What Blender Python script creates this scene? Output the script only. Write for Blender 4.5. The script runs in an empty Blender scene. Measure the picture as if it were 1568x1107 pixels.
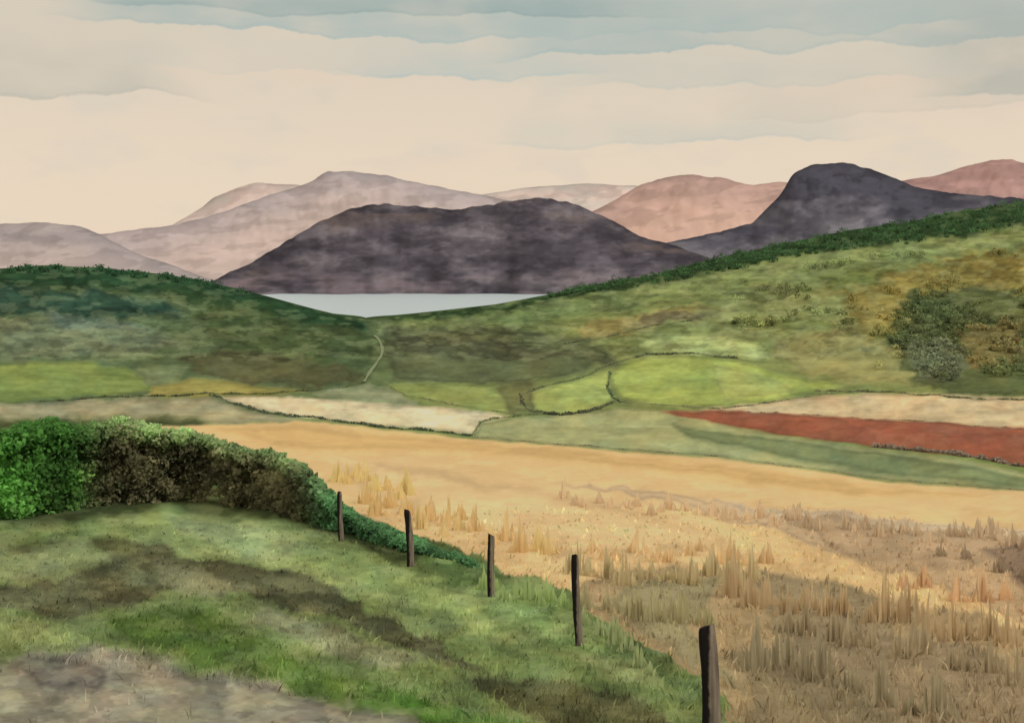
import bpy, math, numpy as np
R=np.random.RandomState(7)
F=1568.0; CX=784.0; YH=410.0
# ------------------------------------------------------------ helpers
TAB=R.rand(256,256)
def vnoise(a,b):
    a=np.asarray(a,float); b=np.asarray(b,float)
    ia=np.floor(a).astype(int); ib=np.floor(b).astype(int)
    fa=a-ia; fb=b-ib; fa=fa*fa*(3-2*fa); fb=fb*fb*(3-2*fb)
    i0=ia&255;i1=(ia+1)&255;j0=ib&255;j1=(ib+1)&255
    return (TAB[i0,j0]*(1-fa)+TAB[i1,j0]*fa)*(1-fb)+(TAB[i0,j1]*(1-fa)+TAB[i1,j1]*fa)*fb
def fbm(a,b,o=4,seed=0):
    s=0;w=1;t=0
    for k in range(o):
        s=s+w*(vnoise(a*2**k+17.3*(k+seed),b*2**k+9.7*(k+seed*3))-.5)*2; t+=w; w*=.55
    return s/t
def sstep(x): x=np.clip(x,0,1); return x*x*(3-2*x)
def lin(c):
    c=np.asarray(c,float)/255.
    return np.where(c<=.04045,c/12.92,((c+.055)/1.055)**2.4)
E=np.array([.82,.735,.59])
def alb(c,k=1.): return np.clip(lin(c)/E*k,0.005,.85)

# ------------------------------------------------------------ terrain shape (drop below eye against distance)
GD=[0,4,9,14,19,22,30,38,60,100,150,250,350,450]
GZ=[1.8,2.7,4.0,5.2,6.1,6.6,7.9,9.2,12.3,17,22,33,42.3,50]
CPX=[-900,-300,0,60,150,230,300,380,450,510,560,600,680,760,830,900,1000,1100,1200,1300,1400,1450,1568,1900,2500]
CPY=[330,385,412,407,409,418,428,446,466,483,490,487,477,467,453,438,421,395,373,352,338,326,308,285,250]
DPX=[-900,0,300,500,560,620,800,1100,2500]
DPD=[750,800,900,1120,1180,1150,1080,1050,1100]
def terr(px,D):
    px=np.asarray(px,float); D=np.asarray(D,float)
    g=np.interp(D,GD,GZ)
    pyb=YH+F*g/np.maximum(D,.5)
    pc=np.interp(px,CPX,CPY); Dc=np.interp(px,DPX,DPD)
    p350=YH+F*42.3/350
    s=np.clip((D-350)/(Dc-350),0,1)
    s=s+.12*np.sin(s*math.pi)
    py=np.where(D<=350,pyb,p350+(pc-p350)*s)
    z=-D*(py-YH)/F
    zc=-Dc*(pc-YH)/F
    z=np.where(D>Dc,zc+(-75-zc)*sstep((D-Dc)/500),z)
    und=.0028*D*fbm(px/130.+5,np.log(D+3)*5,3,2)*np.clip((1150-D)/400,0,1)*sstep(D/12)
    return py,z+und,Dc
DS=np.concatenate([np.linspace(1.5,60,1500),np.geomspace(60.1,1180,2600)])
LPX=np.arange(-900,2501,5.); LPY=np.arange(240,1400,1.)
_P,_,_Dc=terr(LPX[:,None],DS[None,:])
LUT=np.empty((len(LPX),len(LPY)))
for i in range(len(LPX)):
    ok=DS<=_Dc[i,0]
    LUT[i]=np.interp(LPY,_P[i][ok][::-1],DS[ok][::-1])
def dist_at(px,py):
    """distance along a bearing where the ground sits at the surveyed slope"""
    a=np.clip((np.atleast_1d(np.asarray(px,float))+900)/5,0,len(LPX)-1.001); b=np.clip(np.atleast_1d(np.asarray(py,float))-240,0,len(LPY)-1.001)
    i=a.astype(int);j=b.astype(int);fa=a-i;fb=b-j
    return (LUT[i,j]*(1-fa)+LUT[i+1,j]*fa)*(1-fb)+(LUT[i,j+1]*(1-fa)+LUT[i+1,j+1]*fa)*fb
def world(px,D):
    _,z,_=terr(px,D); return np.stack([D*(px-CX)/F,D*np.ones_like(px),z],-1)

# ------------------------------------------------------------ land cover, light falloff at the near corners put into its colours
def pmask(qx,qy,poly,w):
    P=np.array(poly,float)
    m=np.zeros(qx.shape)
    sel=(qx>P[:,0].min()-3*w)&(qx<P[:,0].max()+3*w)&(qy>P[:,1].min()-3*w)&(qy<P[:,1].max()+3*w)
    x=qx[sel];y=qy[sel]
    if len(x)==0: return m,m
    d=np.full(x.shape,1e9); ins=np.zeros(x.shape,bool)
    n=len(P)
    for i in range(n):
        ax,ay=P[i];bx,by=P[(i+1)%n]
        vx,vy=bx-ax,by-ay
        t=np.clip(((x-ax)*vx+(y-ay)*vy)/(vx*vx+vy*vy+1e-9),0,1)
        d=np.minimum(d,np.hypot(x-ax-t*vx,y-ay-t*vy))
        if by!=ay:
            c=((ay>y)!=(by>y))&(x<(bx-ax)*(y-ay)/(by-ay)+ax); ins^=c
    sd=np.where(ins,d,-d)
    mm=sstep(sd/(2*w)+.5)
    m[sel]=mm
    e=np.zeros(qx.shape); e[sel]=np.exp(-((sd-1.5*w*.5)/(max(w*.5,1.6)))**2)*ins
    return m,e
PATCH=[ # outline, colour, softness, opacity, rag
 # left hill
 ([(-900,300),(0,400),(100,395),(240,408),(330,425),(420,450),(500,480),(560,490),(560,505),(470,500),(380,475),(250,450),(120,440),(0,440),(-900,400)],(46,72,44),7,.92,7),
 ([(-900,400),(0,440),(140,445),(250,465),(280,480),(150,485),(0,478),(-900,460)],(50,76,58),7,.85,10),
 ([(240,440),(330,450),(420,480),(450,500),(330,490)],(62,82,48),6,.7,9),
 ([(-900,470),(20,484),(150,490),(240,505),(280,528),(180,542),(20,545),(-900,545)],(122,128,92),7,.8,11),
 ([(60,478),(170,488),(230,502),(100,505)],(104,122,104),5,.6,8),
 ([(300,470),(430,485),(560,510),(570,560),(500,575),(400,540),(320,520)],(78,90,52),8,.75,10),
 ([(270,548),(360,533),(450,548),(520,560),(560,580),(480,592),(330,580)],(94,90,56),6,.8,9),
 ([(-900,560),(0,558),(120,552),(210,566),(240,600),(150,607),(0,614),(-900,640)],(128,140,72),3,.95,4),
 ([(210,560),(290,560),(260,590),(225,590)],(146,152,100),5,.7,5),
 ([(235,590),(300,578),(400,590),(470,597),(390,604),(300,609),(230,608)],(164,152,80),4,.9,3),
 # valley floor
 ([(585,500),(760,500),(900,520),(950,555),(860,575),(800,590),(600,583)],(98,102,66),7,.9,7),
 ([(600,512),(760,520),(880,545),(760,552),(620,540)],(84,84,58),5,.65,8),
 ([(480,600),(560,588),(630,600),(640,622),(540,612)],(172,170,122),6,.8,5),
 ([(590,588),(680,583),(800,592),(815,625),(780,634),(700,624),(620,610)],(150,154,82),3,.95,3),
 ([(760,590),(815,585),(820,630),(780,634)],(114,110,68),6,.7,4),
 ([(330,609),(440,604),(560,615),(700,626),(790,637),(745,648),(722,663),(560,648),(460,640),(380,624)],(226,204,154),2.5,.95,2),
 ([(-900,640),(0,618),(200,611),(320,610),(370,626),(465,646),(300,650),(230,656),(0,655),(-900,690)],(172,160,118),4,.9,4),
 ([(215,640),(330,628),(400,640),(330,650),(240,655)],(190,170,116),5,.7,4),
 # right hillside
 ([(560,488),(760,464),(830,448),(900,430),(1000,414),(1100,385),(1200,362),(1300,340),(1450,315),(1568,295),(2500,240),(2500,330),(1568,348),(1450,362),(1300,380),(1200,394),(1100,414),(1000,436),(900,454),(760,478),(650,492)],(52,72,40),6,.9,8),
 ([(900,450),(1050,425),(1200,398),(1400,370),(1568,352),(2500,330),(2500,400),(1568,380),(1420,400),(1250,420),(1100,440),(960,470)],(140,150,88),7,.9,10),
 ([(660,490),(860,462),(960,450),(1040,450),(930,480),(800,500)],(116,130,76),7,.7,8),
 ([(890,500),(960,485),(1060,465),(1130,470),(1090,490),(1000,497),(950,515),(890,522)],(164,146,84),5,.8,8),
 ([(1240,450),(1400,410),(1568,380),(2500,400),(2500,560),(1568,500),(1440,500),(1330,520),(1290,480)],(154,136,70),9,.85,16),
 ([(1060,475),(1160,440),(1290,450),(1300,500),(1200,520),(1090,505)],(148,150,88),7,.75,14),
 ([(1180,520),(1300,500),(1400,540),(1420,590),(1300,585),(1200,560)],(158,148,90),7,.75,12),
 ([(955,500),(1010,478),(1090,480),(1060,492)],(120,108,76),3,.7,6),
 ([(1120,452),(1180,438),(1220,446),(1170,462)],(106,110,62),3,.75,7),
 ([(1250,425),(1300,412),(1370,415),(1330,440),(1270,445)],(112,118,60),4,.7,9),
 ([(1100,498),(1180,488),(1290,492),(1300,506),(1200,506)],(104,112,60),3,.7,7),
 ([(1440,400),(1530,385),(1568,400),(1560,430),(1480,425)],(126,110,54),4,.7,9),
 ([(1365,490),(1400,450),(1470,433),(1568,450),(2500,480),(2500,620),(1568,612),(1450,608),(1400,580),(1370,540)],(94,100,58),6,.9,14),
 ([(1385,470),(1450,448),(1500,470),(1470,500),(1400,510)],(76,90,54),5,.6,12),
 ([(1470,520),(1530,490),(1568,500),(1568,560),(1490,570)],(142,120,68),5,.75,12),
 ([(1390,540),(1450,530),(1490,560),(1460,590),(1410,580)],(120,122,90),5,.65,9),
 ([(980,527),(1010,512),(1100,510),(1160,525),(1190,552),(1120,549),(1000,543)],(172,178,106),3,.95,3),
 ([(935,575),(958,556),(1000,546),(1100,550),(1150,560),(1200,575),(1290,590),(1230,603),(1190,615),(1100,623),(1000,618),(950,610)],(160,170,86),2.5,.97,2),
 ([(1090,560),(1190,580),(1220,600),(1110,615),(1095,590)],(174,178,102),4,.6,5),
 ([(815,602),(850,592),(900,577),(933,566),(930,590),(940,610),(925,622),(880,633),(840,633),(818,622)],(168,174,92),2.5,.97,2),
 # lower fields
 ([(1040,632),(1190,614),(1350,600),(1568,610),(2500,620),(2500,680),(1568,658),(1300,642)],(216,184,132),3,.95,2),
 ([(735,650),(800,640),(950,626),(1060,634),(1130,655),(1250,675),(1400,694),(1568,722),(2500,850),(2500,900),(1568,749),(1400,737),(1200,712),(1000,692),(860,682),(725,669)],(166,164,108),2.5,.97,2),
 ([(1030,650),(1200,672),(1400,700),(1568,730),(2500,850),(2500,900),(1568,748),(1380,728),(1200,700),(1060,672)],(120,130,84),5,.8,4),
 ([(1010,631),(1100,629),(1300,639),(1568,654),(2500,700),(2500,820),(1568,712),(1400,690),(1250,672),(1120,653)],(154,90,64),2.5,.97,2),
]
GOLD=[(230,655),(460,646),(560,652),(720,671),(860,684),(1000,694),(1200,714),(1400,740),(1568,752),(2500,905),(3500,1100),(3500,4000),(1500,4000),(1330,1300),(1150,1120),(1060,1030),(960,960),(860,905),(720,855),(620,810),(525,782),(470,730),(400,700),(300,672)]
GOLDSUB=[
 ([(300,655),(460,648),(720,674),(1000,700),(1300,735),(1500,758),(1300,760),(1000,722),(700,692),(450,690)],(222,178,106),10,.6,5),
 ([(500,700),(700,720),(900,760),(1100,800),(1150,850),(900,860),(700,820),(560,770)],(232,194,134),16,.7,12),
 ([(840,738),(960,745),(1080,765),(1200,778),(1420,800),(1568,806),(2500,900),(2500,1050),(1568,880),(1300,850),(1150,800),(980,762)],(206,174,128),4,.85,12),
 ([(1100,768),(1240,782),(1400,800),(1568,806),(1568,830),(1400,824),(1230,808)],(216,194,154),5,.6,9),
 ([(1180,790),(1300,795),(1440,812),(1568,815),(2500,930),(2500,1200),(1568,950),(1330,860)],(184,152,110),6,.75,14),
 ([(870,905),(960,880),(1040,870),(1200,890),(1350,915),(1568,960),(2500,1200),(2500,4000),(1500,4000),(1330,1300),(1150,1120),(1000,985)],(170,144,100),9,.88,20),
 ([(930,920),(1020,880),(1100,890),(1060,960),(1130,1060),(1060,1020)],(158,146,102),7,.8,15),
 ([(1150,880),(1260,890),(1340,910),(1380,1000),(1300,1060),(1200,1000)],(148,130,94),8,.65,18),
 ([(1250,950),(1400,970),(1568,1020),(2500,1400),(2500,4000),(1500,4000),(1300,1107),(1180,1040)],(156,134,98),12,.75,20),
 ([(1100,1000),(1250,1020),(1400,1107),(1400,1300),(1200,1200)],(142,126,90),12,.6,20),
 ([(1500,840),(1568,830),(1700,880),(1600,930)],(136,112,86),7,.75,10),
]
GRASSSUB=[
 ([(-900,640),(0,640),(300,640),(520,760),(720,850),(600,860),(450,800),(0,800),(-900,800)],(74,82,46),10,.95,6),
 ([(130,792),(260,776),(420,790),(600,862),(800,930),(960,1010),(1000,1060),(800,990),(600,920),(400,882),(250,832),(130,822)],(154,168,98),9,.9,16),
 ([(250,790),(400,800),(480,850),(380,860),(300,830)],(172,182,122),9,.65,14),
 ([(-900,820),(20,830),(130,825),(200,850),(100,880),(20,900),(-900,900)],(142,146,94),9,.85,16),
 ([(140,828),(200,820),(240,838),(180,850)],(98,92,60),5,.6,10),
 ([(-200,920),(30,905),(130,872),(235,830),(350,868),(480,888),(600,945),(740,1030),(660,1010),(500,935),(400,925),(300,905),(200,935),(100,945)],(96,92,62),6,.85,17),
 ([(240,855),(340,885),(400,910),(330,925),(250,900)],(146,140,98),7,.7,12),
 ([(400,928),(500,950),(640,1005),(600,1030),(480,990),(380,955)],(164,158,114),8,.75,12),
 ([(160,940),(330,945),(420,990),(560,1050),(680,1085),(600,1098),(400,1040),(200,985)],(98,122,54),8,.85,14),
 ([(-900,940),(60,950),(130,990),(30,1000),(-900,1010)],(152,158,90),7,.85,9),
 ([(700,860),(860,905),(900,980),(980,1050),(850,1010),(740,930)],(128,146,80),12,.65,16),
 ([(620,820),(720,860),(800,900),(700,900),(640,860)],(104,132,72),9,.6,12),
 ([(840,1000),(960,1010),(1040,1060),(960,1050)],(158,158,96),9,.7,10),
 ([(-900,1010),(20,1006),(150,990),(300,1030),(480,1065),(640,1100),(760,1200),(760,4000),(-900,4000)],(160,148,120),10,.93,12),
 ([(20,1012),(100,1005),(170,1030),(150,1060),(60,1050)],(126,116,96),7,.85,9),  # grey shadow painted into the bank colour
 ([(600,1070),(720,1090),(820,1110),(800,1140),(640,1110)],(82,118,46),7,.85,9),
 ([(690,1030),(860,1045),(960,1062),(1020,1090),(1060,1150),(900,1300),(840,1107),(760,1070)],(98,94,58),8,.88,10),
]
def wet(f,k=7.):
    """pooled-pigment blotch: soft plateau"""
    return sstep(f*k+.5)
def colour(px,py,D=None):
    px=np.asarray(px,float);py=np.asarray(py,float)
    nf=sstep((py-600)/160)     # far texture grades into near texture
    def mn(ax,ay,bx,by,o,s): return fbm(px/ax,py/ay,o,s)*(1-nf)+fbm(px/bx,py/by,o,s+2)*nf
    n1=mn(30,13,80,40,4,1); n2=mn(22,16,52,40,5,5)
    base=np.empty(px.shape+(3,))
    L=np.array((92,104,66.));Rr=np.array((126,132,74.))
    k=sstep((px-520)/160)[...,None]
    base[:]=L*(1-k)+Rr*k
    fg=sstep((py-625)/20)[...,None]
    base=base*(1-fg)+np.array((120,132,74.))*fg
    def lay(base,lst):
        for poly,c,w,op,rag in lst:
            m,e=pmask(px+rag*1.8*n1,py+rag*1.3*n2,poly,w)
            m=m*op*(1+.12*n2)
            m=np.clip(m,0,1)[...,None]
            base=base*(1-m)+np.array(c,float)*m
            base=base*(1-.12*e[...,None]*op)
        return base
    base=lay(base,PATCH)
    base=lay(base,GRASSSUB)
    nr=sstep((py-760)/80)
    g,e=pmask(px+(5+26*nr)*n1,py+(4+22*nr)*n2,GOLD,3)
    gb=np.empty_like(base); gb[:]=np.array((226,186,124.)); gb=lay(gb,GOLDSUB)
    # blotches on grass and moor, enclosed fields stay even
    b1=wet(mn(26,9,70,26,4,33)-.08); b2=wet(mn(15,6,36,15,4,37)-.10,9); b3=wet(mn(22,8,60,20,4,41)-.12)
    flat=sstep((py-546)/10)*sstep((768-py)/20)
    a=(1-.7*flat)[...,None]
    base=base*(1-a*.11*b1[...,None])*(1-a*.12*b2[...,None])
    base=base+a*b3[...,None]*(np.array((184,184,128.))-base)*.20
    gb=gb*(1-.04*wet(fbm(px/70.,py/14.,4,51)-.05)[...,None])*(1-.06*wet(fbm(px/34.,py/20.,4,53)-.1)[...,None]*sstep((py-760)/100)[...,None])
    base=base*(1-g[...,None])+gb*g[...,None]
    v=mn(38,9,50,22,5,9); v2=fbm(px/9.,py/4.,3,11); v3=mn(70,3,80,9,3,19)
    isg=g[...,None]
    amp=(.12*(1-isg)+.03*isg)
    base=base*(1+amp*v[...,None]*1.5+amp*.6*v2[...,None]+amp*.6*v3[...,None])
    tint=fbm(px/50.,py/22.,3,15)[...,None]*(1-isg)
    base=base*(1+tint*np.array([.08,.02,-.03]))
    return np.clip(base,8,245)

# ------------------------------------------------------------ mesh utility
def mk(name,V,Fc,C,mat,smooth=True,fsize=4):
    me=bpy.data.meshes.new(name)
    V=np.asarray(V,np.float32);Fc=np.asarray(Fc,np.int32)
    n=len(Fc)
    me.vertices.add(len(V)); me.vertices.foreach_set('co',V.ravel())
    me.loops.add(n*fsize); me.loops.foreach_set('vertex_index',Fc.ravel())
    me.polygons.add(n); me.polygons.foreach_set('loop_start',np.arange(n,dtype=np.int32)*fsize)
    me.polygons.foreach_set('use_smooth',np.full(n,smooth))
    a=me.color_attributes.new('Col','FLOAT_COLOR','POINT')
    a.data.foreach_set('color',np.concatenate([C,np.ones((len(C),1))],1).astype(np.float32).ravel())
    me.materials.append(mat); me.update(calc_edges=True)
    ob=bpy.data.objects.new(name,me); bpy.context.scene.collection.objects.link(ob); return ob
def gridfaces(nr,nc):
    i=np.arange(nr*nc).reshape(nr,nc)
    return np.stack([i[:-1,:-1],i[:-1,1:],i[1:,1:],i[1:,:-1]],-1).reshape(-1,4)
def vmat(name,nscale,namp,upmix=None,bump=0,bscale=1):
    m=bpy.data.materials.new(name); m.use_nodes=True; nt=m.node_tree; nt.nodes.clear()
    N=nt.nodes.new; L=nt.links.new
    o=N('ShaderNodeOutputMaterial'); d=N('ShaderNodeBsdfDiffuse')
    a=N('ShaderNodeAttribute'); a.attribute_name='Col'
    g=N('ShaderNodeNewGeometry')
    no=N('ShaderNodeTexNoise'); no.inputs['Scale'].default_value=nscale; no.inputs['Detail'].default_value=3
    no.inputs['Roughness'].default_value=.65
    L(g.outputs['Position'],no.inputs['Vector'])
    mr=N('ShaderNodeMapRange'); mr.inputs[1].default_value=.25; mr.inputs[2].default_value=.75
    mr.inputs[3].default_value=1-namp; mr.inputs[4].default_value=1+namp
    L(no.outputs[0],mr.inputs[0])
    mx=N('ShaderNodeVectorMath'); mx.operation='SCALE'
    L(a.outputs['Color'],mx.inputs[0]); L(mr.outputs[0],mx.inputs['Scale']); L(mx.outputs[0],d.inputs['Color'])
    out=d.outputs[0]
    if upmix is not None:
        # thin leaves pass light through: reflect on the lit side, transmit on the other
        s=N('ShaderNodeVectorMath'); s.operation='SCALE'; s.inputs['Scale'].default_value=1-upmix
        L(g.outputs['Normal'],s.inputs[0])
        ad=N('ShaderNodeVectorMath'); ad.operation='ADD'; ad.inputs[1].default_value=(0,-.25*upmix,upmix); L(s.outputs[0],ad.inputs[0])
        nn=N('ShaderNodeVectorMath'); nn.operation='NORMALIZE'; L(ad.outputs[0],nn.inputs[0]); L(nn.outputs[0],d.inputs['Normal'])
        t=N('ShaderNodeBsdfTranslucent'); L(mx.outputs[0],t.inputs['Color'])
        ng=N('ShaderNodeVectorMath'); ng.operation='SCALE'; ng.inputs['Scale'].default_value=-1; L(nn.outputs[0],ng.inputs[0]); L(ng.outputs[0],t.inputs['Normal'])
        sh=N('ShaderNodeAddShader'); L(d.outputs[0],sh.inputs[0]); L(t.outputs[0],sh.inputs[1]); out=sh.outputs[0]
    elif bump:
        b=N('ShaderNodeBump'); b.inputs['Strength'].default_value=.4; b.inputs['Distance'].default_value=bump
        n3=N('ShaderNodeTexNoise'); n3.inputs['Scale'].default_value=bscale; n3.inputs['Detail'].default_value=3
        L(g.outputs['Position'],n3.inputs['Vector']); L(n3.outputs[0],b.inputs['Height']); L(b.outputs[0],d.inputs['Normal'])
    L(out,o.inputs[0])
    return m
M_ground=vmat('ground_mat',1.6,.05,bump=.03,bscale=4)
M_mount=vmat('mountain_mat',.012,.08,bump=2,bscale=.02)
M_far=vmat('far_mountain_mat',.004,.04,bump=3,bscale=.006)
M_leaf=vmat('leaf_mat',.8,.08,upmix=.85)
M_wood=vmat('woodland_mat',.05,.08,upmix=.88)
M_blade=vmat('blade_mat',1.0,.03,upmix=.97)

# ------------------------------------------------------------ ground
pxs=np.concatenate([np.arange(-900,-60,16.),np.arange(-60,1630,2.5),np.arange(1630,2500,16.)])
pyt=np.linspace(1300,YH+F*42.3/350,400)
gdd=np.linspace(1.5,350,40000); gpy=YH+F*np.interp(gdd,GD,GZ)/gdd
near=np.interp(pyt[::-1],gpy[::-1],gdd[::-1])[::-1]
rows=np.concatenate([[1.5,3,4.5],near[near>5.0],np.linspace(352,1200,260),np.linspace(1215,1750,30)])
PX,DD=np.meshgrid(pxs,rows)
PY,ZZ,DC=terr(PX,DD)
C=colour(PX,PY)
back=sstep((DD-DC)/30)[...,None]
C=C*(1-back)+np.array((60,76,40.))*back
V=np.stack([DD*(PX-CX)/F,DD,ZZ],-1).reshape(-1,3)
mk('ground',V,gridfaces(*PX.shape),alb(C.reshape(-1,3)),M_ground)

# ------------------------------------------------------------ loch
m=bpy.data.materials.new('loch_water'); m.use_nodes=True; nt=m.node_tree; b=nt.nodes['Principled BSDF']
b.inputs['Base Color'].default_value=(.60,.72,.78,1); b.inputs['Roughness'].default_value=.45
w=nt.nodes.new('ShaderNodeTexNoise'); w.inputs['Scale'].default_value=.03; bp=nt.nodes.new('ShaderNodeBump'); bp.inputs['Distance'].default_value=.3
ge=nt.nodes.new('ShaderNodeNewGeometry'); nt.links.new(ge.outputs['Position'],w.inputs['Vector'])
nt.links.new(w.outputs[0],bp.inputs['Height']); nt.links.new(bp.outputs[0],b.inputs['Normal'])
mk('loch',[(-16000,1000,-61),(16000,1000,-61),(16000,16000,-61),(-16000,16000,-61)],[(0,1,2,3)],np.ones((4,3)),m)

# ------------------------------------------------------------ mountains
def mountain(name,crest,Df,Dk,cfun,mat,step=3.,nr=90,rough=1.,zb=-62,mod=.13):
    cr=np.array(crest,float)
    px=np.arange(cr[0,0],cr[-1,0],step)
    k=np.ones(5)/5.
    cy=np.interp(px,cr[:,0],cr[:,1]); cyp=np.pad(cy,2,'edge'); cy=np.convolve(cyp,k,'valid')
    cy=cy+rough*fbm(px/22.,px*0+Df,4,3)*2.6
    t=np.concatenate([np.linspace(0,1,nr),1+np.linspace(.06,1.3,16)])
    P,T=np.meshgrid(px,t); CY=np.broadcast_to(cy,P.shape)
    zc=-Dk*(CY-YH)/F; zc=np.maximum(zc,zb)
    D=Df+(Dk-Df)*T
    if name=='dark_mountain': D=D+90*fbm(P/60.,P*0,3,61)*(1-np.clip(T,0,1))
    s=np.clip(T,0,1); prof=np.sin(s*math.pi/2)**.85
    z=zb+(zc-zb)*prof
    rg=fbm(P/55.+T*.8,T*3+Df*.01,5,4)
    z=z+rg*(zc-zb)*mod*np.sin(np.clip(T,0,1)*math.pi)
    z=np.where(T>1,zc+(zb-zc)*sstep((T-1)/1.3),z)
    X=D*(P-CX)/F
    py=YH-F*z/D
    C=cfun(P,py,T,CY)
    mk(name,np.stack([X,D,z],-1).reshape(-1,3),gridfaces(*P.shape),alb(C.reshape(-1,3),1.0),mat)
def mixc(a,b,k): return np.array(a,float)*(1-k[...,None])+np.array(b,float)*k[...,None]
def dark(P,py,T,CY):
    n=fbm(P/55.,py/24.,4,21); n2=fbm(P/40.,py/16.,4,25); n3=fbm(P/12.,py/5.,3,27)
    C=mixc((84,76,77),(120,109,106),sstep(.42+1.3*n))
    C=C*(1-.16*wet(n2-.04,4)[...,None])*(1-.10*wet(fbm(P/20.,py/9.,4,29)-.05,6)[...,None])
    top=np.exp(-np.clip(py-CY,0,99)/6.)[...,None]; C=C*(1-.16*top)
    br=(sstep(fbm(P/60.,py/16.,3,31)*2.2+.25)*sstep(1.1-(py-CY)/50.))[...,None]; C=C*(1-br*.45)+np.array((124,104,88.))*br*.45
    br=(sstep(fbm(P/70.,py/12.,3,35)*2.2)*sstep((py-400)/30.))[...,None]; C=C*(1-br*.45)+np.array((150,128,122.))*br*.45
    return C*(1+.09*n3[...,None])
def dark2(P,py,T,CY):
    n=fbm(P/50.,py/24.,4,41); n2=fbm(P/35.,py/18.,4,45); n3=fbm(P/12.,py/5.,3,27)
    C=mixc((80,76,79),(120,113,111),sstep(.40+1.2*n+(py-330)/90.))
    top=np.exp(-np.clip(py-CY,0,99)/6.)[...,None]; C=C*(1-.18*top)
    C=C*(1-.16*wet(n2-.05,4)[...,None]); return C*(1+.09*n3[...,None])
def wash(a,b,c,sc=1.):  # pale far-hill colours with aerial haze painted in
    def f(P,py,T,CY):
        n=fbm(P/80.,py/18.,4,int(a[0])); n2=fbm(P/30.,py/8.,4,int(b[1])); n4=fbm(P/45.+py/30.,py/12.,3,int(b[0]))
        C=mixc(a,b,sstep(.5+1.2*n))
        h=sstep((py-CY)/70.)[...,None]; C=C*(1-h*.75)+np.array(c,float)*h*.75
        C=C*(1-.08*wet(n4-.1,9)[...,None])
        C=C*(1-.12*np.exp(-np.clip(py-CY,0,99)/3.)[...,None])*(1+.06*sc*n2[...,None]); return C
    return f
mountain('dark_mountain',[(100,480),(240,458),(300,438),(335,426),(380,405),(430,374),(480,345),(535,320),(590,313),(640,317),(690,322),(760,312),(820,304),(870,310),(900,322),(940,340),(980,362),(1030,377),(1100,400),(1200,430),(1300,470)],2370,2850,dark,M_mount,2.,130,1.3,mod=.08)
mountain('dark_peak',[(760,470),(900,420),(960,388),(1020,373),(1080,360),(1150,344),(1170,325),(1195,300),(1215,268),(1245,251),(1290,249),(1345,262),(1400,287),(1460,297),(1540,303),(1700,318),(2000,360),(2400,430)],2950,3450,dark2,M_mount,2.,130,.9,mod=.08)
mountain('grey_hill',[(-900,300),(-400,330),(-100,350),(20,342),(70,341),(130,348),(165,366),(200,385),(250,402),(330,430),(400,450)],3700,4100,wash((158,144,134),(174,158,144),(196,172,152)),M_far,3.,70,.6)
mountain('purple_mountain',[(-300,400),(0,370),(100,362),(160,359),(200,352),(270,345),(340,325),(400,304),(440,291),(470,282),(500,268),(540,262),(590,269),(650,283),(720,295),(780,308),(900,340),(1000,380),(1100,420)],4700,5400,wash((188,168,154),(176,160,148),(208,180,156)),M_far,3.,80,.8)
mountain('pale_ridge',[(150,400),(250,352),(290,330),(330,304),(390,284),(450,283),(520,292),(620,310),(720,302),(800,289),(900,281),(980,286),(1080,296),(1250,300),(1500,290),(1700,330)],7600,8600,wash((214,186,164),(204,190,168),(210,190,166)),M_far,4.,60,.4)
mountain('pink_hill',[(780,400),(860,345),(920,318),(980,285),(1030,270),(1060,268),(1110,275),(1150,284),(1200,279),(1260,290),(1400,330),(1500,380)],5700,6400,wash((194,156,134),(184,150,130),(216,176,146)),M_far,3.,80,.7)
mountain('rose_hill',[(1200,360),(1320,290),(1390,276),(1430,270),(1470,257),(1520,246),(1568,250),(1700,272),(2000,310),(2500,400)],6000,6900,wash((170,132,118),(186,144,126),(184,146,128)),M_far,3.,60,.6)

# ------------------------------------------------------------ leafy masses
def leaves(cent,rad,cols,per,size,squash=.8,skin=.55,jit=.10):
    n=len(cent)*per
    c=np.repeat(cent,per,0); r=np.repeat(rad,per)
    d=R.normal(size=(n,3)); d/=np.linalg.norm(d,axis=1)[:,None]
    rr=r*(skin+(1-skin)*R.rand(n)**.6)*(1+.15*R.normal(size=n))
    p=c+d*rr[:,None]*np.array([1,1,squash])
    nrm=d+.7*R.normal(size=(n,3)); nrm/=np.linalg.norm(nrm,axis=1)[:,None]
    a=np.cross(nrm,R.normal(size=(n,3))); a/=np.linalg.norm(a,axis=1)[:,None]; b=np.cross(nrm,a)
    s=(size*(.6+.8*R.rand(n)))[:,None]
    V=np.stack([p-a*s,p-b*s*.6,p+a*s,p+b*s*.6],1).reshape(-1,3)
    col=np.repeat(cols,per,0)*(1+jit*R.normal(size=(n,1)))
    col=np.clip(np.repeat(col,4,0),6,240)
    return V,np.arange(n*4).reshape(-1,4),col
bt=[(-400,600),(-100,640),(10,655),(40,645),(80,640),(130,650),(185,634),(215,650),(270,655),(330,668),(380,684),(430,695),(465,712),(490,735),(512,765),(560,800),(620,818),(700,850),(740,870)]
bb=[(-400,800),(10,798),(150,778),(300,770),(400,784),(500,812),(560,828),(620,848),(700,862),(740,878)]
bt=np.array(bt,float);bb=np.array(bb,float)
N=2300
px=R.uniform(-300,725,N); ty=np.interp(px,bt[:,0],bt[:,1])+10*fbm(px/22.,px*0,3,6); by=np.interp(px,bb[:,0],bb[:,1])
d0=dist_at(px,by); u=R.rand(N)
u[:700]=.9+.1*R.rand(700)
dep=R.uniform(0,1,N)*np.clip((by-ty)/40.,.3,2.5)
D=d0+dep+ .6
zt=-(d0+1.2)*(ty-YH)/F; zg=world(px,D)[:,2]
r=np.clip((by-ty)/150.,.12,1)*R.uniform(.3,.55,N)
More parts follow.
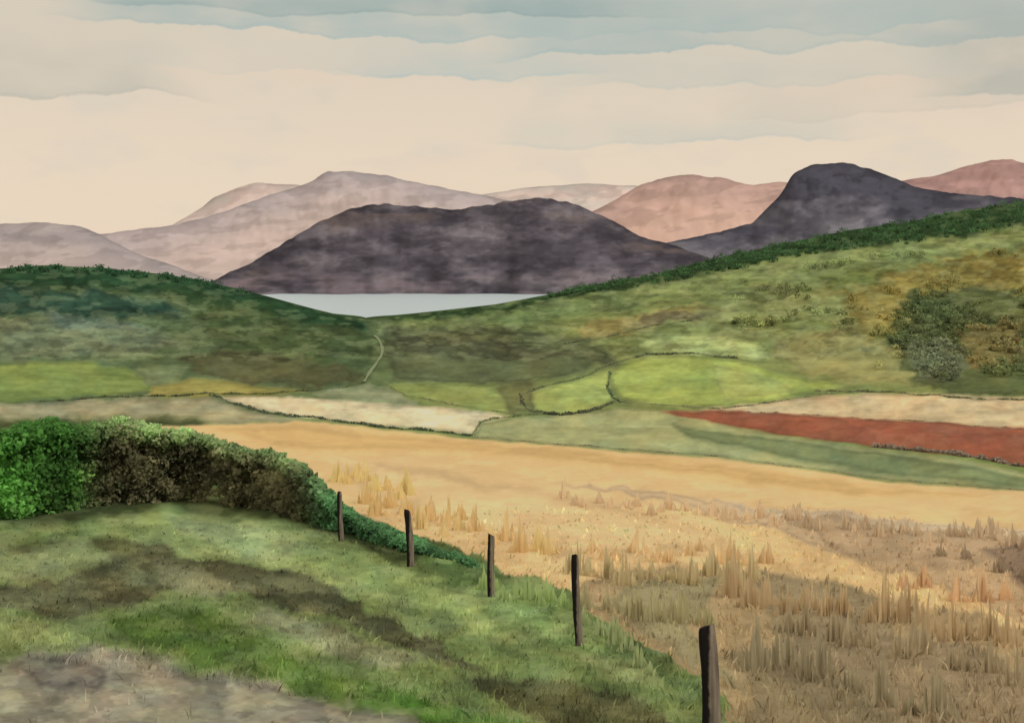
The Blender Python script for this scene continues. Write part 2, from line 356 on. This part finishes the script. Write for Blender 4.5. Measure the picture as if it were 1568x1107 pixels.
z=zg+(np.maximum(zt-zg-r*.8,.05))*u*np.sqrt(np.clip(1.15-(dep/3.2)**2,.2,1))
cent=np.stack([D*(px-CX)/F,D,z],-1)
pyc=YH-F*z/D
nn=fbm(px/50.,pyc/30.,3,8); nn2=wet(fbm(px/34.,pyc/26.,3,18),5)
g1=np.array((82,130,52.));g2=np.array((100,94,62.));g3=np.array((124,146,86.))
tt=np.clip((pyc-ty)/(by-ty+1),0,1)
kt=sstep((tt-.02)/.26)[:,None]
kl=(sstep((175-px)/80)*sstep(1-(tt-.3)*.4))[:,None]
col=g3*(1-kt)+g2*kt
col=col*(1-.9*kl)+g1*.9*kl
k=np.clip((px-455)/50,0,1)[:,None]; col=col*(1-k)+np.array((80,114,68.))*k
col=col*(1+.4*nn[:,None])*(1-.16*nn2[:,None])
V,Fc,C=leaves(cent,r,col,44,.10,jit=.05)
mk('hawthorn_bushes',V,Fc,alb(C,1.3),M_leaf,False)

def wood(name,pts,size,per,hf=1.):
    px=np.array([p[0] for p in pts]);py=np.array([p[1] for p in pts]);cols=np.array([p[2] for p in pts],float)
    D=dist_at(px,py); W=world(px,D)
    h=size*R.uniform(.6,1.3,len(px))*(D/900.)**.4
    W[:,2]+=h*.25*hf
    c=[];r=[];cc=[]
    for k in range(3):
        o=R.normal(size=W.shape)*h[:,None]*.34; o[:,2]=abs(o[:,2])*.6
        c.append(W+o); r.append(h*.42); cc.append(cols*(1+.06*R.normal(size=(len(px),1))))
    V,Fc,C=leaves(np.concatenate(c),np.concatenate(r),np.concatenate(cc),per,size*.15,jit=.05)
    return mk(name,V,Fc,alb(C,1.15),M_wood,False)
pts=[]
for i in range(1000):
    x=R.uniform(840,2200); y=np.interp(x,CPX,CPY)+R.rand()**1.2*np.interp(x,[840,1100,1568],[6,20,40])+2
    pts.append((x,y,np.array((54,74,42))*R.uniform(.85,1.3)))
for i in range(160):
    x=R.uniform(-500,380); y=np.interp(x,CPX,CPY)+R.rand()*8+3
    pts.append((x,y,np.array((48,74,46))*R.uniform(.9,1.15)))
wood('crest_woodland',pts,5.5,14)
xs=R.uniform(1000,2100,9000); ys=R.uniform(380,588,9000)
msk,_=pmask(xs+14*fbm(xs/30.,ys/20.,3,2),ys+12*fbm(xs/30.,ys/20.,3,9),[(1365,490),(1400,450),(1470,433),(1568,450),(2500,480),(2500,620),(1568,612),(1450,608),(1400,580),(1370,540)],16)
top=np.interp(xs,CPX,CPY)
dn=fbm(xs/45.,ys/18.,4,3)
ok=((msk>.4)&(dn>-.1)&(R.rand(9000)<.8))|((dn>.28)&(ys>top+45)&(xs>1120)&((ys<505)|(xs>1300)))
xs=xs[ok][:1700];ys=ys[ok][:1700]
cc=colour(xs,ys)
wood('hillside_woodland',[(xs[i],ys[i],cc[i]*R.uniform(.86,1.0)) for i in range(len(xs))],5.5,11)

def hedge(name,lines):
    cs=[];rs=[];cl=[]
    for pts,hpx,c in lines:
        P=np.array(pts,float); seg=np.hypot(*(P[1:]-P[:-1]).T); s=np.r_[0,np.cumsum(seg)]
        n=int(s[-1]/1.6)+2; q=np.linspace(0,s[-1],n)
        x=np.interp(q,s,P[:,0])+R.normal(size=n)*.6; y=np.interp(q,s,P[:,1])+1.6*fbm(q/25.,q*0+P[0,0],3,2)
        D=dist_at(x,y); W=world(x,D)
        th=hpx*(.35+1.1*vnoise(q/11.,q*0+P[0,1]))
        r=th*D/F*.5
        W[:,2]+=r*.6; cs.append(W);rs.append(r);cl.append(np.array(c,float)*(1+.2*fbm(q/14.,q*0,2,7))[:,None])
    ce=np.concatenate(cs);ra=np.concatenate(rs);cc=np.concatenate(cl)
    V,Fc,C=leaves(ce,ra,cc,14,1.0)
    ctr=V.reshape(-1,4,3).mean(1,keepdims=True); rr=np.repeat(ra,14)[:,None,None]
    V=(ctr+(V.reshape(-1,4,3)-ctr)*rr*.5).reshape(-1,3)
    mk(name,V,Fc,alb(C,1.05),M_leaf,False)
hedge('hedgerow',[
 ([(60,616),(150,610),(240,608),(330,604),(420,601),(520,594),(560,585)],4,(84,86,56)),
 ([(322,606),(360,622),(420,634),(500,644),(600,655),(680,662),(722,666)],5.5,(78,84,60)),
 ([(722,666),(735,650),(770,640),(830,634),(900,632)],5,(100,106,68)),
 ([(722,668),(860,681),(1000,691),(1200,712),(1400,737),(1568,750),(1900,800)],2.6,(136,126,92)),
 ([(590,586),(620,606),(700,622),(780,633),(830,636)],3,(114,112,74)),
 ([(796,606),(800,618),(812,630),(830,634),(860,636),(900,632),(940,618)],6,(76,76,54)),
 ([(800,604),(850,590),(900,575),(935,558),(990,544),(1060,544),(1130,552)],4,(96,100,68)),
 ([(934,572),(930,592),(938,610),(950,618)],4.5,(78,88,60)),
 ([(950,618),(1020,622),(1100,628),(1190,616),(1290,602),(1370,598)],3.2,(112,114,76)),
 ([(1100,630),(1300,639),(1568,655),(1900,670)],2.6,(132,106,78)),
 ([(1340,684),(1420,692),(1500,704),(1568,714),(1800,750)],8,(118,102,80)),
 ([(780,524),(860,528),(920,520),(1000,500),(1060,492)],3,(98,102,68)),
 ([(1250,600),(1370,600),(1450,610),(1568,614),(1800,620)],4,(100,100,64)),
])

# track down the valley
P=np.array([(572,512),(580,520),(584,530),(586,540),(582,552),(574,562),(566,572),(556,586)],float)
q=np.linspace(0,1,60); t=np.linspace(0,1,len(P)); x=np.interp(q,t,P[:,0]);y=np.interp(q,t,P[:,1])
k=np.ones(9)/9; x=np.convolve(np.pad(x,4,'edge'),k,'valid'); y=np.convolve(np.pad(y,4,'edge'),k,'valid')
wv=(1.4+1.8*vnoise(q*14,q*0))
D=dist_at(x,y); A=world(x-wv,D);B=world(x+wv,D); A[:,2]+=.4;B[:,2]+=.4
V=np.stack([A,B],1).reshape(-1,3); i=np.arange(59)*2
mk('farm_track',V,np.stack([i,i+1,i+3,i+2],-1),alb(np.tile((132,136,96.),(120,1))),M_ground)

# ------------------------------------------------------------ grass & barley
def blades(name,px,py,h,wd,colmul,lean=.3,cl=None,gain=1.0):
    D=dist_at(px,py); W=world(px,D); n=len(px)
    C=colour(px,py) if cl is None else cl
    C=C*(1+colmul*R.normal(size=(n,1)))
    th=R.uniform(0,2*math.pi,n); a=np.stack([np.cos(th)*.6+.5,np.sin(th)*.5,0*th],-1)
    w=(wd*D/20.*R.uniform(.6,1.4,n))[:,None]
    hh=(h*R.uniform(.5,1.3,n))[:,None]
    ln=R.normal(size=(n,3))*lean; ln[:,2]=0
    W[:,2]-=.02
    mid=W+np.array([0,0,1.])*hh*.6+ln*hh*.3
    tip=W+np.array([0,0,1.])*hh+ln*hh
    V=np.stack([W-a*w,W+a*w,mid+a*w*.7,tip,mid-a*w*.7],1).reshape(-1,3)
    i=np.arange(n*5).reshape(-1,5)
    Cc=np.clip(np.repeat(C,5,0),6,240)
    mk(name,V,i,alb(Cc,gain),M_blade,False,5)
LX=[525,620,720,860,960,1060,1150,1330];LY=[775,805,850,900,960,1030,1120,1300]
n=26000
px=R.uniform(-250,1200,n); py=800+R.rand(n)*390
lim=np.interp(py,LY,LX)
ok=(px<lim)&~((py>1005+ (px*.13))&(px<650)&(R.rand(n)<.97))
blades('bank_grass',px[ok],py[ok],.10,.024,.035,lean=.35,gain=1.05)
n=18000
px=R.uniform(450,1900,n); py=780+R.rand(n)*420
lim=np.interp(py,LY,LX)
ok=(px>lim)&(py>np.interp(px,[400,860,1200,1568,1900],[700,735,775,815,870]))
blades('barley',px[ok],py[ok],.14,.03,.015,gain=1.05)
tx=[];ty_=[];th_=[];tc=[]
def rowt(x0,y0,x1,y1,n,hpx,c,jit=5):
    for k in range(n):
        s=(k+R.uniform(-.3,.3))/n; x=x0+(x1-x0)*s; y=y0+(y1-y0)*s+R.normal()*jit
        hp=hpx*R.uniform(.6,1.25); m=34
        o=R.uniform(-1,1,m); tx.extend(x+o*hp*.40); ty_.extend(y+R.normal(size=m)*1.2)
        th_.extend(hp*(1-abs(o))*1.0+hp*.06); tc.extend([np.array(c)*R.uniform(.97,1.03)]*m)
rowt(515,735,640,770,8,36,(214,178,112))
rowt(560,775,720,805,8,36,(210,174,112))
rowt(640,800,870,850,10,38,(212,176,116))
rowt(860,765,1200,800,18,24,(204,172,126))
rowt(1200,800,1568,835,20,28,(186,158,118))
rowt(1568,835,1900,900,18,34,(164,136,100))
rowt(900,850,1200,860,12,34,(206,172,118))
rowt(880,885,1180,895,13,46,(178,156,108))
rowt(900,935,1100,960,8,48,(162,148,102))
rowt(1120,915,1568,990,15,60,(174,146,102))
rowt(1200,960,1700,1080,14,62,(156,136,98))
rowt(1150,1020,1500,1110,9,70,(148,132,96))
rowt(1450,855,1800,930,9,38,(148,124,92))
rowt(1380,900,1700,960,8,46,(196,156,108))
rowt(740,900,880,930,8,34,(146,158,94))
rowt(900,960,1010,1040,6,38,(150,154,100))
tx=np.array(tx);ty_=np.array(ty_);th_=np.array(th_);tc=np.array(tc,float)
D=dist_at(tx,ty_)
blades('barley_clumps',tx,ty_,th_*D/F,.045,.008,.03,tc,gain=1.08)

# ------------------------------------------------------------ fence posts
def postmat():
    m=bpy.data.materials.new('weathered_post_wood_shaded'); m.use_nodes=True; nt=m.node_tree; N=nt.nodes.new; L=nt.links.new
    b=nt.nodes['Principled BSDF']; b.inputs['Roughness'].default_value=.9; b.inputs['Specular IOR Level'].default_value=.15
    tc=N('ShaderNodeTexCoord'); mp=N('ShaderNodeMapping'); mp.inputs['Scale'].default_value=(28,28,2.2); L(tc.outputs['Object'],mp.inputs[0])
    n=N('ShaderNodeTexNoise'); n.inputs['Scale'].default_value=1.; n.inputs['Detail'].default_value=7; L(mp.outputs[0],n.inputs['Vector'])
    r=N('ShaderNodeValToRGB'); e=r.color_ramp.elements
    e[0].position=.32; e[0].color=(.11,.088,.078,1); e[1].position=.68; e[1].color=(.36,.30,.25,1); L(n.outputs[0],r.inputs[0])
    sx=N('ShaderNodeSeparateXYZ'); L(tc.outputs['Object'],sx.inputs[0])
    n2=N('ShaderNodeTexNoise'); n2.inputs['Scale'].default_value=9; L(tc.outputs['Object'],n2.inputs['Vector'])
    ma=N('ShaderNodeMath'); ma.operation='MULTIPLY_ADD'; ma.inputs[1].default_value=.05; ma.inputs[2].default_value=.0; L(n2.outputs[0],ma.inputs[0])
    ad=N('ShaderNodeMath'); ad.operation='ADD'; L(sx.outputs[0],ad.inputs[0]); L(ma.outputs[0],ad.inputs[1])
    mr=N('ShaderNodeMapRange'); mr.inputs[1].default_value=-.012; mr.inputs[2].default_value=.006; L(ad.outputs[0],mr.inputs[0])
    mx=N('ShaderNodeMixRGB'); mx.inputs[1].default_value=(.016,.013,.014,1); L(mr.outputs[0],mx.inputs[0]); L(r.outputs[0],mx.inputs[2]); L(mx.outputs[0],b.inputs['Base Color'])  # near-black left side is shade painted over the weathered grain
    bp=N('ShaderNodeBump'); bp.inputs['Distance'].default_value=.01; L(n.outputs[0],bp.inputs['Height']); L(bp.outputs[0],b.inputs['Normal'])
    return m
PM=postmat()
for i,(xb,yb,xt,yt,wp) in enumerate([(1090,1150,1081,958,28),(886,990,881,853,12.5),(753,912,751,818,11),(629,866,624,781,11),(522,828,520,754,8)]):
    D=dist_at([xb],[yb]); W=world(np.array([float(xb)]),D)[0]; D=D[0]
    h=(yb-yt)*D/F; r=wp*D/F*.5; dx=(xt-xb)*D/F
    V=[];Fc=[];ns=14;nr=22
    zz=np.r_[-.35,np.linspace(0,h,nr)]
    for a,z in enumerate(zz):
        f=max(z,0)/h
        for b_ in range(ns):
            t=2*math.pi*b_/ns
            sq=1/max(abs(math.cos(t)),abs(math.sin(t)))**.55
            rr=r*sq*(1.04-.12*f)*(1+.09*(vnoise(b_*.9+i*7,z*5)-.5)*2)
            ox=dx*f+.014*math.sin(z*3.1+i*2); top=0
            if a==len(zz)-1: top=.03*math.cos(t+.6+i)+.012*vnoise(b_*2.,i*3.); rr*=.86
            V.append((ox+rr*math.cos(t),.8*rr*math.sin(t),z+top))
    for a in range(len(zz)-1):
        for b_ in range(ns):
            Fc.append((a*ns+b_,a*ns+(b_+1)%ns,(a+1)*ns+(b_+1)%ns,(a+1)*ns+b_))
    k=(len(zz)-1)*ns; V.append((dx,0,h+.004)); c=len(V)-1
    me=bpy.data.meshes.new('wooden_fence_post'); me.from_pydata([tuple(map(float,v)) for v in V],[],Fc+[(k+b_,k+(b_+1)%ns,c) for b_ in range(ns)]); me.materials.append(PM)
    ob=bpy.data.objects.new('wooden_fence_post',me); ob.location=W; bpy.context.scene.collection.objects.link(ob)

# ------------------------------------------------------------ sky
wd=bpy.data.worlds.new("World"); bpy.context.scene.world=wd; wd.use_nodes=True; nt=wd.node_tree; N=nt.nodes.new; L=nt.links.new
wd.cycles.sampling_method='MANUAL'; wd.cycles.sample_map_resolution=256
bg=nt.nodes['Background']; bg.inputs['Strength'].default_value=.1
SE,SA=math.radians(48),math.radians(125)
sky=N('ShaderNodeTexSky'); sky.sky_type='NISHITA'; sky.sun_disc=False; sky.sun_elevation=SE; sky.sun_rotation=SA
tc=N('ShaderNodeTexCoord'); sp=N('ShaderNodeSeparateXYZ'); L(tc.outputs['Generated'],sp.inputs[0])
def mth(op,a,b=None,c=None):
    n=N('ShaderNodeMath'); n.operation=op
    for i,v in enumerate((a,b,c)):
        if v is None: continue
        if isinstance(v,(int,float)): n.inputs[i].default_value=v
        else: L(v,n.inputs[i])
    return n.outputs[0]
x,y,z=sp.outputs
az=mth('ARCTAN2',x,y); hr=mth('SQRT',mth('ADD',mth('MULTIPLY',x,x),mth('MULTIPLY',y,y))); el=mth('DIVIDE',z,mth('MAXIMUM',hr,.05))
def nz3(fa,fe,seed,det=3):
    cb=N('ShaderNodeCombineXYZ'); L(mth('MULTIPLY',az,fa),cb.inputs[0]); L(mth('MULTIPLY',el,fe),cb.inputs[1]); cb.inputs[2].default_value=seed
    n=N('ShaderNodeTexNoise'); n.inputs['Scale'].default_value=1; n.inputs['Detail'].default_value=det; L(cb.outputs[0],n.inputs['Vector'])
    s=N('ShaderNodeSeparateColor'); L(n.outputs['Color'],s.inputs[0])
    return [mth('SUBTRACT',o,.5) for o in s.outputs[:3]]
def sm(v,a,b,o0=0.,o1=1.):
    n=N('ShaderNodeMapRange'); n.interpolation_type='SMOOTHSTEP'; n.inputs[1].default_value=a;n.inputs[2].default_value=b;n.inputs[3].default_value=o0;n.inputs[4].default_value=o1; L(v,n.inputs[0]); return n.outputs[0]
def mixn(f,a,b):
    n=N('ShaderNodeMixRGB')
    if isinstance(f,(int,float)): n.inputs[0].default_value=f
    else: L(f,n.inputs[0])
    for i,v in ((1,a),(2,b)):
        if isinstance(v,tuple): n.inputs[i].default_value=v+(1,)
        else: L(v,n.inputs[i])
    return n.outputs[0]
def s10(c,g=1.): return tuple(float(v)*10*g for v in lin(c))
EDG=nz3(10,0,1.7,6)+nz3(11,4,21.7,5); TEX=nz3(12,26,7.1,5); SLW=nz3(3,16,3.3,3)
col=mixn(sm(el,.05,.28),s10((234,215,191)),s10((218,206,186)))
col=mixn(sm(SLW[0],-.05,.3,0,.5),col,s10((234,206,183)))
col=mixn(sm(TEX[1],0.0,.2,0,.3),col,s10((206,202,190)))
WS=[(62,.034,60,1800,.11,1.0,(178,189,182)),(86,.034,760,2400,.06,1.0,(166,183,179)),(112,.030,500,960,.05,.8,(190,197,188)),
   (168,.026,-700,290,.08,.9,(200,193,177)),(166,.028,1370,2300,.10,.9,(180,181,169)),(222,.024,760,1330,.04,.7,(204,201,187)),
   (30,.024,100,1000,.05,.8,(158,174,169)),(140,.032,880,1500,.07,.65,(200,199,186)),(190,.03,1100,1900,.06,.45,(208,198,180)),(118,.03,150,620,.05,.45,(206,202,188))]
for k,(pe,am,x0,x1,fh,st,c) in enumerate(WS):
    e0=(YH-pe)/F
    en=EDG[k%6] if k<6 else mth('MULTIPLY',EDG[(k+2)%6],-1)
    d=mth('SUBTRACT',mth('ADD',el,mth('MULTIPLY',en,am*1.5)),e0)
    f=mth('MULTIPLY',sm(d,-.0014,.0014),sm(d,0,fh,1,.2))
    ln=mth('MULTIPLY',sm(d,-.0014,.0006),sm(d,.0006,.004,1,0))
    f=mth('ADD',f,mth('MULTIPLY',ln,.4))
    a0=math.atan((x0-CX)/F);a1=math.atan((x1-CX)/F)
    azn=mth('ADD',az,mth('MULTIPLY',SLW[k%3],.15))
    f=mth('MULTIPLY',f,mth('MULTIPLY',sm(azn,a0-.03,a0+.07),sm(azn,a1-.07,a1+.03,1,0)))
    f=mth('MULTIPLY',f,sm(TEX[k%3],-.22,.2,.5,1.1))
    col=mixn(mth('MULTIPLY',f,st),col,s10(c))
fin=mixn(sm(el,.35,1.5,.04,.3),col,sky.outputs[0])
L(fin,bg.inputs['Color'])
sl=bpy.data.lights.new('sun','SUN'); sl.energy=1.0; sl.angle=math.radians(20); sl.color=(1,.94,.86)
so=bpy.data.objects.new('sun',sl); bpy.context.scene.collection.objects.link(so)
from mathutils import Vector
dv=Vector((math.sin(SA)*math.cos(SE),math.cos(SA)*math.cos(SE),math.sin(SE)))
so.rotation_euler=dv.to_track_quat('Z','Y').to_euler()
# ------------------------------------------------------------ camera
cam=bpy.data.cameras.new('camera'); cam.sensor_width=36; cam.lens=36; cam.clip_start=.1; cam.clip_end=40000
cam.shift_y=-(553.5-YH)/F
co=bpy.data.objects.new('camera',cam); co.location=(0,0,0); co.rotation_euler=(math.radians(90),0,0)
bpy.context.scene.collection.objects.link(co); bpy.context.scene.camera=co
sc=bpy.context.scene; sc.view_settings.view_transform='Standard'; sc.view_settings.look='None'; sc.view_settings.exposure=0
